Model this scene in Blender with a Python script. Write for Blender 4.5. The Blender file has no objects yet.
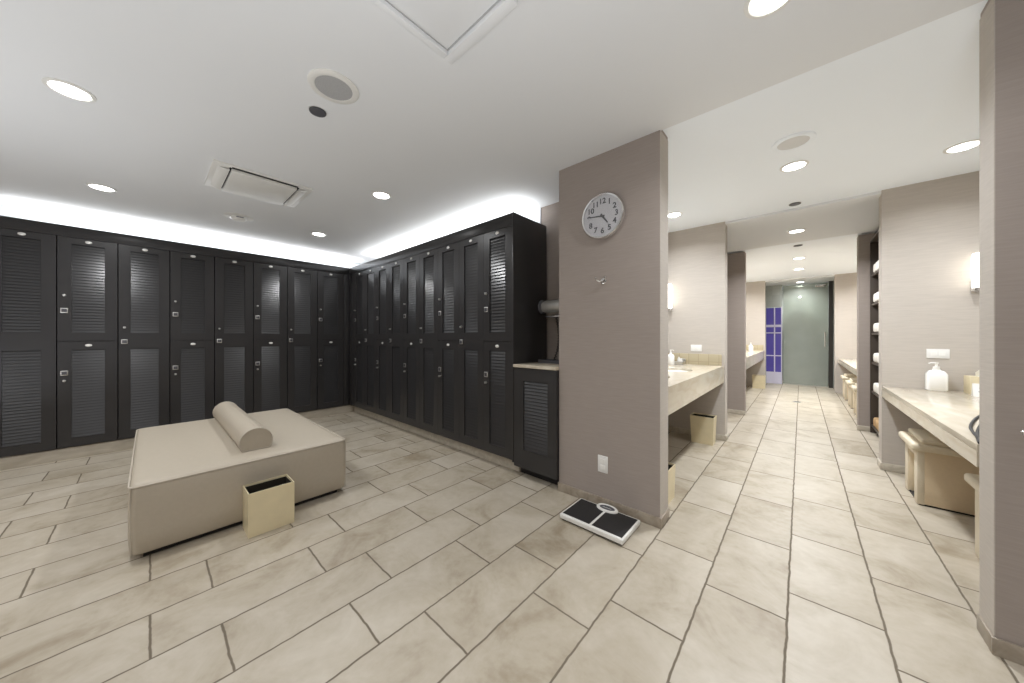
import bpy, bmesh, math, random
from mathutils import Vector, Matrix
random.seed(7)
PI = math.pi
scene = bpy.context.scene
C = scene.collection

# ------------------------------------------------------------------ materials
def new_mat(name):
    m = bpy.data.materials.new(name); m.use_nodes = True
    nt = m.node_tree
    return m, nt, nt.nodes['Principled BSDF']

def N(nt, kind, **kw):
    n = nt.nodes.new(kind)
    for k, v in kw.items(): setattr(n, k, v)
    return n

def math_n(nt, op, a, b=None):
    n = N(nt, 'ShaderNodeMath', operation=op)
    for i, v in enumerate((a, b)):
        if v is None: continue
        if isinstance(v, (int, float)): n.inputs[i].default_value = v
        else: nt.links.new(v, n.inputs[i])
    return n.outputs[0]

def mat(name, col, rough=0.5, metal=0.0, var=0.06, scale=30.0, bump=0.0, spec=0.5, emit=None, estr=0.0, coat=0.0):
    """plain procedural material: colour mottled by noise, optional bump"""
    m, nt, p = new_mat(name)
    tc = N(nt, 'ShaderNodeTexCoord')
    no = N(nt, 'ShaderNodeTexNoise'); no.inputs['Scale'].default_value = scale; no.inputs['Detail'].default_value = 4
    nt.links.new(tc.outputs['Object'], no.inputs['Vector'])
    mx = N(nt, 'ShaderNodeMix', data_type='RGBA')
    mx.inputs[6].default_value = (*[c*(1-var) for c in col], 1)
    mx.inputs[7].default_value = (*[min(1, c*(1+var)) for c in col], 1)
    nt.links.new(no.outputs['Fac'], mx.inputs[0])
    nt.links.new(mx.outputs[2], p.inputs['Base Color'])
    p.inputs['Roughness'].default_value = rough
    p.inputs['Metallic'].default_value = metal
    p.inputs['Specular IOR Level'].default_value = spec
    p.inputs['Coat Weight'].default_value = coat
    if bump:
        b = N(nt, 'ShaderNodeBump'); b.inputs['Strength'].default_value = bump; b.inputs['Distance'].default_value = 0.002
        nt.links.new(no.outputs['Fac'], b.inputs['Height']); nt.links.new(b.outputs[0], p.inputs['Normal'])
    if emit:
        p.inputs['Emission Color'].default_value = (*emit, 1); p.inputs['Emission Strength'].default_value = estr
    return m

def wall_mat(name, col):
    """woven wallcovering: fine horizontal threads"""
    m, nt, p = new_mat(name)
    geo = N(nt, 'ShaderNodeNewGeometry')
    mp = N(nt, 'ShaderNodeMapping'); mp.inputs['Scale'].default_value = (9, 9, 160)
    nt.links.new(geo.outputs['Position'], mp.inputs['Vector'])
    no = N(nt, 'ShaderNodeTexNoise'); no.inputs['Scale'].default_value = 1.0; no.inputs['Detail'].default_value = 3
    nt.links.new(mp.outputs[0], no.inputs['Vector'])
    mx = N(nt, 'ShaderNodeMix', data_type='RGBA')
    mx.inputs[6].default_value = (*[c*0.88 for c in col], 1); mx.inputs[7].default_value = (*[c*1.12 for c in col], 1)
    nt.links.new(no.outputs['Fac'], mx.inputs[0]); nt.links.new(mx.outputs[2], p.inputs['Base Color'])
    b = N(nt, 'ShaderNodeBump'); b.inputs['Strength'].default_value = 0.15; b.inputs['Distance'].default_value = 0.001
    nt.links.new(no.outputs['Fac'], b.inputs['Height']); nt.links.new(b.outputs[0], p.inputs['Normal'])
    p.inputs['Roughness'].default_value = 0.75
    p.inputs['Specular IOR Level'].default_value = 0.25
    return m

def floor_mat():
    m, nt, p = new_mat('floor_tile')
    L = nt.links
    geo = N(nt, 'ShaderNodeNewGeometry'); sep = N(nt, 'ShaderNodeSeparateXYZ')
    L.new(geo.outputs['Position'], sep.inputs[0])
    wob = N(nt, 'ShaderNodeTexNoise'); wob.inputs['Scale'].default_value = 14.0; wob.inputs['Detail'].default_value = 2
    L.new(geo.outputs['Position'], wob.inputs['Vector'])
    wv = math_n(nt, 'MULTIPLY', math_n(nt, 'SUBTRACT', wob.outputs['Fac'], 0.5), 0.010)
    xs = math_n(nt, 'ADD', math_n(nt, 'ADD', sep.outputs[0], 0.648), wv)
    u = math_n(nt, 'ADD', math_n(nt, 'DIVIDE', math_n(nt, 'MAXIMUM', xs, 0.0), 0.302),
               math_n(nt, 'DIVIDE', math_n(nt, 'MINIMUM', xs, 0.0), 0.2890))
    row = math_n(nt, 'FLOOR', u)
    fu = math_n(nt, 'SUBTRACT', u, row)
    par = math_n(nt, 'FLOORED_MODULO', row, 2.0)          # 1 for odd rows
    off = math_n(nt, 'MULTIPLY', math_n(nt, 'SUBTRACT', 1.0, par), 0.200)   # every second row shifted a third
    yy = math_n(nt, 'ADD', sep.outputs[1], wv)
    v = math_n(nt, 'DIVIDE', math_n(nt, 'SUBTRACT', yy, off), 0.5985)
    col = math_n(nt, 'FLOOR', v)
    fv = math_n(nt, 'SUBTRACT', v, col)
    du = math_n(nt, 'MULTIPLY', math_n(nt, 'MINIMUM', fu, math_n(nt, 'SUBTRACT', 1.0, fu)), 0.298)
    dv = math_n(nt, 'MULTIPLY', math_n(nt, 'MINIMUM', fv, math_n(nt, 'SUBTRACT', 1.0, fv)), 0.598)
    d = math_n(nt, 'MINIMUM', du, dv)
    edge = N(nt, 'ShaderNodeMapRange'); edge.inputs['From Min'].default_value = 0.0026; edge.inputs['From Max'].default_value = 0.0054
    L.new(d, edge.inputs['Value'])
    comb = N(nt, 'ShaderNodeCombineXYZ'); L.new(row, comb.inputs[0]); L.new(col, comb.inputs[1])
    wn = N(nt, 'ShaderNodeTexWhiteNoise', noise_dimensions='2D'); L.new(comb.outputs[0], wn.inputs['Vector'])
    # stone figure, shifted per tile
    sh = N(nt, 'ShaderNodeVectorMath', operation='MULTIPLY_ADD')
    L.new(wn.outputs['Color'], sh.inputs[0]); sh.inputs[1].default_value = (9, 9, 9); L.new(geo.outputs['Position'], sh.inputs[2])
    n1 = N(nt, 'ShaderNodeTexNoise'); n1.inputs['Scale'].default_value = 3.2; n1.inputs['Detail'].default_value = 7; n1.inputs['Roughness'].default_value = 0.62; n1.inputs['Distortion'].default_value = 0.8
    L.new(sh.outputs[0], n1.inputs['Vector'])
    n2 = N(nt, 'ShaderNodeTexNoise'); n2.inputs['Scale'].default_value = 28; n2.inputs['Detail'].default_value = 5
    L.new(sh.outputs[0], n2.inputs['Vector'])
    ramp = N(nt, 'ShaderNodeValToRGB')
    e = ramp.color_ramp.elements
    e[0].position = 0.28; e[0].color = (0.285, 0.234, 0.163, 1)
    e[1].position = 0.66; e[1].color = (0.497, 0.447, 0.368, 1)
    x = e.new(0.46); x.color = (0.415, 0.363, 0.282, 1)
    fac = math_n(nt, 'ADD', math_n(nt, 'MULTIPLY', n1.outputs['Fac'], 0.82), math_n(nt, 'MULTIPLY', n2.outputs['Fac'], 0.18))
    fac = math_n(nt, 'ADD', fac, math_n(nt, 'MULTIPLY', math_n(nt, 'SUBTRACT', wn.outputs['Value'], 0.5), 0.13))
    L.new(fac, ramp.inputs[0])
    mx = N(nt, 'ShaderNodeMix', data_type='RGBA'); mx.inputs[6].default_value = (0.15, 0.122, 0.088, 1)
    L.new(edge.outputs[0], mx.inputs[0]); L.new(ramp.outputs[0], mx.inputs[7])
    L.new(mx.outputs[2], p.inputs['Base Color'])
    ro = N(nt, 'ShaderNodeMapRange'); ro.inputs['To Min'].default_value = 0.85; ro.inputs['To Max'].default_value = 0.42
    L.new(edge.outputs[0], ro.inputs['Value']); L.new(ro.outputs[0], p.inputs['Roughness'])
    hh = math_n(nt, 'ADD', math_n(nt, 'MULTIPLY', edge.outputs[0], 1.0), math_n(nt, 'MULTIPLY', n2.outputs['Fac'], 0.25))
    b = N(nt, 'ShaderNodeBump'); b.inputs['Strength'].default_value = 0.35; b.inputs['Distance'].default_value = 0.003
    L.new(hh, b.inputs['Height']); L.new(b.outputs[0], p.inputs['Normal'])
    p.inputs['Specular IOR Level'].default_value = 0.4
    return m

def stone_mat(name, c0, c1, rough, sc=(3, 0.8, 3)):
    m, nt, p = new_mat(name)
    geo = N(nt, 'ShaderNodeNewGeometry'); mp = N(nt, 'ShaderNodeMapping'); mp.inputs['Scale'].default_value = sc
    nt.links.new(geo.outputs['Position'], mp.inputs['Vector'])
    no = N(nt, 'ShaderNodeTexNoise'); no.inputs['Scale'].default_value = 4; no.inputs['Detail'].default_value = 8; no.inputs['Distortion'].default_value = 1.2
    nt.links.new(mp.outputs[0], no.inputs['Vector'])
    r = N(nt, 'ShaderNodeValToRGB'); e = r.color_ramp.elements
    e[0].position = 0.33; e[0].color = (*c0, 1); e[1].position = 0.68; e[1].color = (*c1, 1)
    nt.links.new(no.outputs['Fac'], r.inputs[0]); nt.links.new(r.outputs[0], p.inputs['Base Color'])
    p.inputs['Roughness'].default_value = rough
    return m

def tile_mat(name, c, grout, w, h, rough=0.25):
    m, nt, p = new_mat(name)
    geo = N(nt, 'ShaderNodeNewGeometry'); sep = N(nt, 'ShaderNodeSeparateXYZ'); cmb = N(nt, 'ShaderNodeCombineXYZ')
    nt.links.new(geo.outputs['Position'], sep.inputs[0])
    nt.links.new(math_n(nt, 'ADD', sep.outputs[0], sep.outputs[1]), cmb.inputs[0]); nt.links.new(sep.outputs[2], cmb.inputs[1])
    br = N(nt, 'ShaderNodeTexBrick'); br.offset = 0.0
    br.inputs['Color1'].default_value = (*c, 1); br.inputs['Color2'].default_value = (*[v*0.86 for v in c], 1); br.inputs['Mortar'].default_value = (*grout, 1)
    br.inputs['Scale'].default_value = 1; br.inputs['Brick Width'].default_value = w; br.inputs['Row Height'].default_value = h; br.inputs['Mortar Size'].default_value = 0.003
    nt.links.new(cmb.outputs[0], br.inputs['Vector']); nt.links.new(br.outputs['Color'], p.inputs['Base Color'])
    p.inputs['Roughness'].default_value = rough
    return m

def glass_mat(name, tint, alpha, rough=0.1):
    m, nt, p = new_mat(name)
    out = nt.nodes['Material Output']
    tr = N(nt, 'ShaderNodeBsdfTransparent'); tr.inputs[0].default_value = (*tint, 1)
    no = N(nt, 'ShaderNodeTexNoise'); no.inputs['Scale'].default_value = 3
    tc = N(nt, 'ShaderNodeTexCoord'); nt.links.new(tc.outputs['Object'], no.inputs['Vector'])
    mxc = N(nt, 'ShaderNodeMix', data_type='RGBA'); mxc.inputs[6].default_value = (*[c*0.55 for c in tint], 1); mxc.inputs[7].default_value = (*[c*0.7 for c in tint], 1)
    nt.links.new(no.outputs['Fac'], mxc.inputs[0]); nt.links.new(mxc.outputs[2], p.inputs['Base Color'])
    p.inputs['Roughness'].default_value = rough
    mx = N(nt, 'ShaderNodeMixShader'); mx.inputs[0].default_value = alpha
    nt.links.new(tr.outputs[0], mx.inputs[1]); nt.links.new(p.outputs[0], mx.inputs[2]); nt.links.new(mx.outputs[0], out.inputs['Surface'])
    return m

M = dict(
    floor=floor_mat(),
    wall=wall_mat('taupe_wallcovering', (0.345, 0.299, 0.268)),
    wall_lit=wall_mat('lit_wallcovering', (0.50, 0.455, 0.405)),  # taupe wallcovering lightened: the brighter bay light is put into the colour
    ceil=mat('ceiling_paint', (0.77, 0.78, 0.785), 0.9, var=0.012, scale=2, spec=0.1),
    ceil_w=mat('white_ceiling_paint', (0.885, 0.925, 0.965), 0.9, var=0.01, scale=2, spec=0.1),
    skirt=stone_mat('skirting_tile', (0.26, 0.215, 0.165), (0.37, 0.32, 0.255), 0.4),
    skirt_l=stone_mat('locker_plinth_tile', (0.42, 0.375, 0.30), (0.56, 0.51, 0.425), 0.45),
    locker=mat('locker_lacquer', (0.029, 0.0275, 0.0277), 0.33, var=0.05, scale=8, spec=0.45),
    louver=mat('louver_lacquer', (0.027, 0.0262, 0.027), 0.28, var=0.05, scale=8, spec=0.6),
    dark=mat('dark_gap', (0.012, 0.011, 0.011), 0.7, var=0.05),
    chrome=mat('chrome', (0.78, 0.78, 0.78), 0.12, 1.0, var=0.02),
    steel=mat('brushed_steel', (0.62, 0.61, 0.59), 0.32, 1.0, var=0.06, scale=80),
    plate=mat('number_plate', (0.75, 0.74, 0.71), 0.3, 0.3, var=0.02),
    leather=mat('cream_leather', (0.44, 0.387, 0.308), 0.5, var=0.045, scale=45, bump=0.25, spec=0.35),
    leather2=mat('piped_leather', (0.48, 0.43, 0.355), 0.5, var=0.03, scale=45, spec=0.35),
    black=mat('black_rubber', (0.016, 0.015, 0.015), 0.6, var=0.2, scale=120, bump=0.4),
    white=mat('white_enamel', (0.76, 0.75, 0.71), 0.35, var=0.02),
    ceramic=mat('white_ceramic', (0.86, 0.85, 0.82), 0.12, var=0.01),
    gold=mat('champagne_gold_metal', (0.78, 0.69, 0.47), 0.38, 0.35, var=0.09, scale=14),
    inside=mat('dark_bin_liner', (0.035, 0.03, 0.022), 0.45, 0.4, var=0.2),
    stone=stone_mat('travertine_counter', (0.52, 0.455, 0.35), (0.61, 0.555, 0.455), 0.16),
    stone_t=tile_mat('travertine_splash_tile', (0.50, 0.43, 0.29), (0.36, 0.30, 0.20), 0.105, 0.3),
    plastic=mat('white_plastic', (0.80, 0.79, 0.76), 0.4, var=0.01),
    dial=mat('clock_face', (0.62, 0.62, 0.65), 0.4, var=0.02, scale=6),
    ink=mat('dark_grey_ink', (0.085, 0.085, 0.095), 0.5, var=0.05),
    ink2=mat('grey_ink', (0.22, 0.22, 0.25), 0.5, var=0.05),
    glassface=glass_mat('clear_dial_glass', (0.97, 0.97, 0.97), 0.05, 0.05),
    lamp=mat('lit_lens', (0.9, 0.9, 0.88), 0.4, var=0.01, emit=(1, 0.985, 0.95), estr=9.0),
    shade=mat('lit_opal_shade', (0.9, 0.9, 0.86), 0.4, var=0.01, emit=(1, 0.96, 0.87), estr=2.6),
    strip=mat('lit_cove_strip', (0.9, 0.9, 0.9), 0.4, var=0.01, emit=(1, 0.99, 0.97), estr=6.0),
    grille=mat('grey_speaker_mesh', (0.40, 0.40, 0.40), 0.8, var=0.25, scale=220),
    grille_w=mat('white_speaker_mesh', (0.66, 0.66, 0.65), 0.8, var=0.06, scale=220),
    stool=mat('ivory_leather', (0.70, 0.62, 0.475), 0.45, var=0.04, scale=45, bump=0.2, spec=0.35),
    stoolside=mat('tan_upholstery', (0.70, 0.57, 0.395), 0.55, var=0.06, scale=60, bump=0.2, spec=0.3),
    towel=mat('white_towelling', (0.80, 0.77, 0.71), 0.95, var=0.06, scale=200, bump=0.8, spec=0.1),
    towel_t=mat('tan_towelling', (0.52, 0.35, 0.19), 0.95, var=0.08, scale=200, bump=0.8, spec=0.1),
    wood=mat('dark_wood', (0.05, 0.037, 0.027), 0.4, var=0.2, scale=12),
    mirror=mat('mirror_silver', (0.92, 0.92, 0.92), 0.02, 1.0, var=0.0),
    purple=mat('purple_lit_glass', (0.06, 0.05, 0.22), 0.2, var=0.25, scale=3, emit=(0.10, 0.075, 0.36), estr=0.27),
    muntin=mat('pale_metal_bar', (0.62, 0.60, 0.72), 0.4, var=0.03),
    green=glass_mat('grey_green_glass', (0.80, 0.84, 0.78), 0.45, 0.10),
    shtile=tile_mat('grey_green_wall_tile', (0.46, 0.49, 0.46), (0.36, 0.38, 0.36), 0.15, 0.15),
    jamb=mat('dark_bronze_jamb', (0.04, 0.036, 0.03), 0.4, var=0.1),
    card=mat('white_card', (0.84, 0.83, 0.79), 0.6, var=0.01),
    beigeplastic=mat('silver_grey_plastic', (0.52, 0.51, 0.48), 0.25, 0.6, var=0.04),
)

# ------------------------------------------------------------------ mesh helpers
def bx(bm, x0, x1, y0, y1, z0, z1):
    x0, x1 = min(x0, x1), max(x0, x1); y0, y1 = min(y0, y1), max(y0, y1); z0, z1 = min(z0, z1), max(z0, z1)
    v = [bm.verts.new(p) for p in ((x0,y0,z0),(x1,y0,z0),(x1,y1,z0),(x0,y1,z0),(x0,y0,z1),(x1,y0,z1),(x1,y1,z1),(x0,y1,z1))]
    for f in ((3,2,1,0),(4,5,6,7),(0,1,5,4),(1,2,6,5),(2,3,7,6),(3,0,4,7)):
        bm.faces.new([v[i] for i in f])

def ring_pts(c, ax, r, n, ry=None):
    ax = Vector(ax).normalized()
    a = Vector((0,0,1)) if abs(ax.z) < 0.9 else Vector((1,0,0))
    u = ax.cross(a).normalized(); w = ax.cross(u).normalized()
    ry = r if ry is None else ry
    return [Vector(c) + u*math.cos(2*PI*i/n)*r + w*math.sin(2*PI*i/n)*ry for i in range(n)]

def loft(bm, rings, cap0=True, cap1=True, closed=True):
    vs = [[bm.verts.new(p) for p in r] for r in rings]
    n = len(rings[0])
    for a, b in zip(vs, vs[1:]):
        for i in range(n if closed else n-1):
            j = (i+1) % n
            bm.faces.new((a[i], a[j], b[j], b[i]))
    if cap0: bm.faces.new(vs[0][::-1])
    if cap1: bm.faces.new(vs[-1])
    return vs

def rod(bm, p0, p1, r, n=16, r1=None):
    ax = Vector(p1) - Vector(p0)
    loft(bm, [ring_pts(p0, ax, r, n), ring_pts(p1, ax, r if r1 is None else r1, n)])

def tube(bm, pts, r, n=8):
    pts = [Vector(p) for p in pts]; rings = []
    prev = None
    for i, p in enumerate(pts):
        t = (pts[min(i+1, len(pts)-1)] - pts[max(i-1, 0)]).normalized()
        if prev is None:
            a = Vector((0,0,1)) if abs(t.z) < 0.9 else Vector((1,0,0))
            prev = t.cross(a).normalized()
        u = (prev - t*prev.dot(t)).normalized(); prev = u; w = t.cross(u)
        rings.append([p + u*math.cos(2*PI*k/n)*r + w*math.sin(2*PI*k/n)*r for k in range(n)])
    loft(bm, rings)

def lathe(bm, c, prof, n=32, ax='z', sx=1.0, sy=1.0):
    """prof: (radius, height) pairs along +axis"""
    rings = []
    for r, h in prof:
        ring = []
        for i in range(n):
            a = 2*PI*i/n; q = (math.cos(a)*r*sx, math.sin(a)*r*sy, h)
            if ax == 'y': q = (q[0], h, q[1])
            if ax == '-y': q = (q[0], -h, q[1])
            if ax == 'x': q = (h, q[0], q[1])
            if ax == '-x': q = (-h, q[0], q[1])
            ring.append(Vector(c) + Vector(q))
        rings.append(ring)
    loft(bm, rings)

def obj(name, bm, m, parent=None, bevel=0.0, seg=2, smooth=None, loc=None):
    bmesh.ops.recalc_face_normals(bm, faces=bm.faces[:])
    if bevel:
        es = [e for e in bm.edges if len(e.link_faces) == 2 and e.calc_face_angle(0) > 0.6]
        bmesh.ops.bevel(bm, geom=es, offset=bevel, segments=seg, profile=0.5, affect='EDGES', clamp_overlap=True)
        if smooth is None: smooth = True
    me = bpy.data.meshes.new(name)
    bm.to_mesh(me); bm.free()
    me.materials.append(m)
    if smooth:
        for pl in me.polygons: pl.use_smooth = True
        try: me.set_sharp_from_angle(angle=math.radians(40))
        except Exception: pass
    o = bpy.data.objects.new(name, me); C.objects.link(o)
    if parent is not None: o.parent = parent
    if loc: o.location = loc
    return o

def B(): return bmesh.new()

def boxes(name, lst, m, parent=None, bevel=0.0, seg=2):
    bm = B()
    for b in lst: bx(bm, *b)
    return obj(name, bm, m, parent, bevel, seg)

def tag(o, label, cat, group=None):
    o['label'] = label; o['category'] = cat
    if group: o['group'] = group
    return o

def thing(name, label, cat, loc=(0,0,0), rz=0.0, group=None):
    o = bpy.data.objects.new(name, None); o.empty_display_size = 0.1
    C.objects.link(o); o.location = loc; o.rotation_euler = (0, 0, rz)
    return tag(o, label, cat, group)

def struct(name, lst, m, bevel=0.0):
    o = boxes(name, lst, m, None, bevel); o['kind'] = 'structure'
    return o

def dup(root, loc, rz=None, label=None):
    r = root.copy(); C.objects.link(r); r.location = loc
    if rz is not None: r.rotation_euler = (0, 0, rz)
    if label: r['label'] = label
    for ch in list(root.children):
        c = ch.copy(); C.objects.link(c); c.parent = r
        for g in list(ch.children):
            d = g.copy(); C.objects.link(d); d.parent = c
    return r

H = 2.495
# ------------------------------------------------------------------ setting
XL, YB, XR, YF = -5.90, 2.62, 2.10, -2.60       # locker room shell
PY = 2.13                                       # plane of pillar and right locker row
struct('floor', [(XL-0.1, 2.6, YF-0.1, 12.2, -0.10, 0.0)], M['floor'])
# ceilings: locker room and passage a touch lower than the vanity bays
struct('ceiling', [(XL-0.1, XR+0.1, YF-0.1, PY+0.012, H, H+0.15), (XL-0.1, -1.30, PY+0.012, YB+0.1, H, H+0.15),
                   (-2.6, 2.6, 4.412, 5.93, H, H+0.15), (-1.5, 1.5, 9.732, 12.2, H, H+0.15)], M['ceil'])
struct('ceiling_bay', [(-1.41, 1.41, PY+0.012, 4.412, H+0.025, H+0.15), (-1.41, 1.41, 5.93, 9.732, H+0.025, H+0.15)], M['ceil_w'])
struct('wall_left', [(XL-0.1, XL, YF, YB, 0, H)], M['wall'])
struct('wall_back', [(XL, -1.41, YB, YB+0.1, 0, H)], M['wall'])
struct('wall_front', [(XL, XR, YF-0.1, YF, 0, H)], M['wall'])
struct('wall_right', [(XR, XR+0.1, YF, PY, 0, H)], M['wall'])
struct('wall_pillar', [(-1.41, -0.66, PY, 2.29, 0, H+0.03)], M['wall'])
struct('wall_column', [(0.548, XR, PY, 2.265, 0, H+0.03)], M['wall'])
struct('wall_vanity_left', [(-1.41, -1.30, 2.29, 4.40, 0, H+0.03)], M['wall_lit'])
struct('wall_vanity_right', [(1.25, 1.36, 2.29, 4.40, 0, H+0.03)], M['wall_lit'])
struct('wall_vanity_end_left', [(-1.41, -0.65, 4.40, 4.55, 0, H+0.03)], M['wall_lit'])
struct('wall_vanity_end_right', [(0.543, 1.36, 4.40, 4.55, 0, H+0.03)], M['wall_lit'])
struct('wall_passage_left', [(-2.30, -2.20, 4.55, 6.05, 0, H), (-2.2, -1.41, 4.45, 4.55, 0, H)], M['wall'])
struct('wall_passage_right', [(1.16, 1.26, 4.55, 6.05, 0, H)], M['wall'])
struct('wall_partition_left', [(-2.2, -0.64, 6.05, 6.20, 0, H)], M['wall'])
struct('wall_partition_right', [(0.548, 1.36, 6.05, 6.20, 0, H)], M['wall'])
struct('wall_far_vanity_left', [(-1.41, -1.30, 6.20, 9.75, 0, H+0.03)], M['wall_lit'])
struct('wall_far_vanity_right', [(1.25, 1.36, 6.20, 9.75, 0, H+0.03)], M['wall_lit'])
struct('wall_far_end_left', [(-1.41, -0.635, 9.72, 9.90, 0, H+0.03)], M['wall_lit'])
struct('wall_far_end_right', [(0.535, 1.36, 9.72, 9.90, 0, H+0.03)], M['wall_lit'])
struct('wall_shower_back', [(-1.41, 1.36, 11.6, 11.7, 0, H)], M['shtile'])
struct('wall_shower_left', [(-1.41, -1.31, 9.90, 11.6, 0, H)], M['shtile'])
struct('wall_shower_right', [(1.26, 1.36, 9.90, 11.6, 0, H)], M['shtile'])

# skirting
SK = 0.064
struct('trim_lit_pillar', [(-0.66, -0.657, PY+0.001, 2.289, SK, H)], M['wall_lit'])  # lighter skin on the pillar side, corridor light put into its colour
struct('trim_lit_column', [(0.545, 0.548, PY+0.001, 2.264, SK, H)], M['wall_lit'])  # same on the column: paler sheet painted as its lit side
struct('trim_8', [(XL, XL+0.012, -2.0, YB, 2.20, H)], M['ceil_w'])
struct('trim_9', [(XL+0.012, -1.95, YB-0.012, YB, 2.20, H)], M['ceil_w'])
struct('baseboard_pillar', [(-1.415, -0.648, PY-0.012, PY, 0, SK), (-0.66, -0.648, PY, 2.29, 0, SK)], M['skirt'], 0.002)
struct('baseboard_column', [(0.538, XR, PY-0.012, PY, 0, SK), (0.538, 0.548, PY, 2.265, 0, SK)], M['skirt'], 0.002)
struct('baseboard_vanity_left', [(-1.30, -1.29, 2.29, 4.39, 0, SK), (-1.30, -0.64, 4.388, 4.40, 0, SK), (-0.65, -0.638, 4.40, 4.55, 0, SK)], M['skirt_l'], 0.002)
struct('baseboard_vanity_right', [(1.24, 1.25, 2.29, 4.39, 0, SK), (0.533, 1.24, 4.388, 4.40, 0, SK), (0.533, 0.543, 4.40, 4.55, 0, SK)], M['skirt_l'], 0.002)
struct('baseboard_partition_left', [(-2.2, -0.63, 6.038, 6.05, 0, SK)], M['skirt_l'], 0.002)
struct('baseboard_partition_right', [(0.536, 0.655, 6.038, 6.05, 0, SK)], M['skirt_l'], 0.002)
struct('baseboard_front', [(XL, XR, YF, YF+0.012, 0, SK)], M['skirt'], 0.002)
struct('baseboard_right', [(XR-0.012, XR, YF+0.012, PY-0.012, 0, SK)], M['skirt'], 0.002)

# ------------------------------------------------------------------ lockers
LX, RY = -5.32, 2.10           # door planes of the two rows
LTOP, FASC, LBOT = 2.28, 2.172, 0.12
OPEN_U, OPEN_L = (1.235, 2.106), (0.205, 1.068)
HW = 0.183                     # half door width
IW = 0.101                     # half louver opening

def louver_bm(z0, z1):
    bm = B(); n = int(round((z1-z0)/0.029)); p = (z1-z0)/n
    for i in range(n):
        z = z0 + i*p
        prof = [(0.0075, z+0.001), (0.0075, z+0.006), (0.0150, z+p+0.004), (0.0195, z+p+0.004), (0.0195, z+p-0.003)]
        a = [bm.verts.new((-IW, y, zz)) for y, zz in prof]; b = [bm.verts.new((IW, y, zz)) for y, zz in prof]
        for k in range(len(prof)):
            j = (k+1) % len(prof); bm.faces.new((a[k], a[j], b[j], b[k]))
    bx(bm, -IW, IW, 0.0195, 0.021, z0, z1)
    return bm

def door_bm(z0, z1, opens):
    bm = B()
    bx(bm, -HW, -IW, 0, 0.022, z0, z1); bx(bm, IW, HW, 0, 0.022, z0, z1)
    zs = [z0] + [v for o in opens for v in o] + [z1]
    for k in range(0, len(zs), 2): bx(bm, -IW, IW, 0, 0.022, zs[k], zs[k+1])
    return bm

def lock_parts(door, z, knob_dz):
    x = -0.143
    l = boxes('keypad_lock', [(x-0.023, x+0.023, -0.010, 0.0, z-0.024, z+0.024)], M['steel'], door, 0.003)
    bm = B(); lathe(bm, (x, 0.0, z+knob_dz), [(0.011, 0), (0.011, 0.006), (0.008, 0.012), (0.010, 0.016), (0.010, 0.020), (0.004, 0.022)], 14, '-y')
    obj('knob', bm, M['steel'], door, smooth=True)
    bm = B()
    for i in range(3):
        for j in range(3): bx(bm, x-0.013+i*0.0095, x-0.006+i*0.0095, -0.0115, -0.0095, z-0.013+j*0.0095, z-0.006+j*0.0095)
    bx(bm, x-0.016, x+0.016, -0.0105, -0.009, z-0.016, z+0.016)
    obj('keypad', bm, M['ink'], door)

def plate_part(door, z):
    bm = B(); lathe(bm, (0, 0, z), [(0.022, 0), (0.022, 0.003), (0.018, 0.005)], 24, '-y', 1.0, 0.62)
    obj('number_plate', bm, M['plate'], door, smooth=True)

def make_locker(two_tier, label, group):
    t = thing('locker', label, 'locker', (0, 0, 0), 0, group)
    bm = B(); bx(bm, -0.1825, 0.1825, 0.0235, 0.47, LBOT, FASC+0.1)
    obj('cabinet_body', bm, M['dark'], t)
    if two_tier:
        specs = [(1.157, FASC-0.004, [OPEN_U], 1.452, 0.148, 2.140), (LBOT+0.004, 1.152, [OPEN_L], 0.845, -0.075, 1.112)]
    else:
        specs = [(LBOT+0.004, FASC-0.004, [OPEN_L, OPEN_U], 1.146, 0.15, 2.140)]
    for z0, z1, opens, lz, kd, pz in specs:
        d = obj('door', door_bm(z0, z1, opens), M['locker'], t)
        for o in opens: obj('louver_panel', louver_bm(*o), M['louver'], d)
        lock_parts(d, lz, kd); plate_part(d, pz)
    return t

ORD = ['first', 'second', 'third', 'fourth', 'fifth', 'sixth', 'seventh', 'eighth', 'ninth']
GL, GR = 'dark louvered lockers along the left wall', 'dark louvered lockers along the back wall'
def lab(kind, i, n, side):
    k = 'two-door dark locker' if kind else 'single-door dark locker'
    if side == 'L':
        if i == 0: return k + ' cut by the left edge of the photo'
        if i == n-1: return k + ' in the left-wall row, last before the room corner'
        return f'{k}, {ORD[i]} from the left end of the left-wall row'
    if i == n-1: return k + ' of the back row nearest the clock pillar, beside the low counter'
    if i == 0: return k + ' of the back row tucked into the far room corner'
    return f'{k} of the back row, {ORD[n-1-i]} from its end by the clock pillar'

protoA = protoB = None
def put_locker(two, label, group, loc, rz):
    global protoA, protoB
    p = protoA if two else protoB
    if p is None:
        p = make_locker(two, label, group); p.location = loc; p.rotation_euler = (0, 0, rz)
        if two: protoA = p
        else: protoB = p
        return p
    r = dup(p, loc, rz, label); r['group'] = group
    return r
PL, PR = 0.3733, 0.3626
for i in range(8):
    yc = -0.597 - PL + PL*(i+0.5)
    two = (i % 2 == 1)
    put_locker(two, lab(two, i, 8, 'L'), GL, (LX, yc, 0), PI/2)
for i in range(9):
    k = 8 - i                               # k from the corner
    xc = -1.876 - PR*(k+0.5)
    two = (k % 2 == 0)
    put_locker(two, lab(two, i, 9, 'R'), GR, (xc, RY, 0), 0).scale = (0.987, 1, 1)
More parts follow.
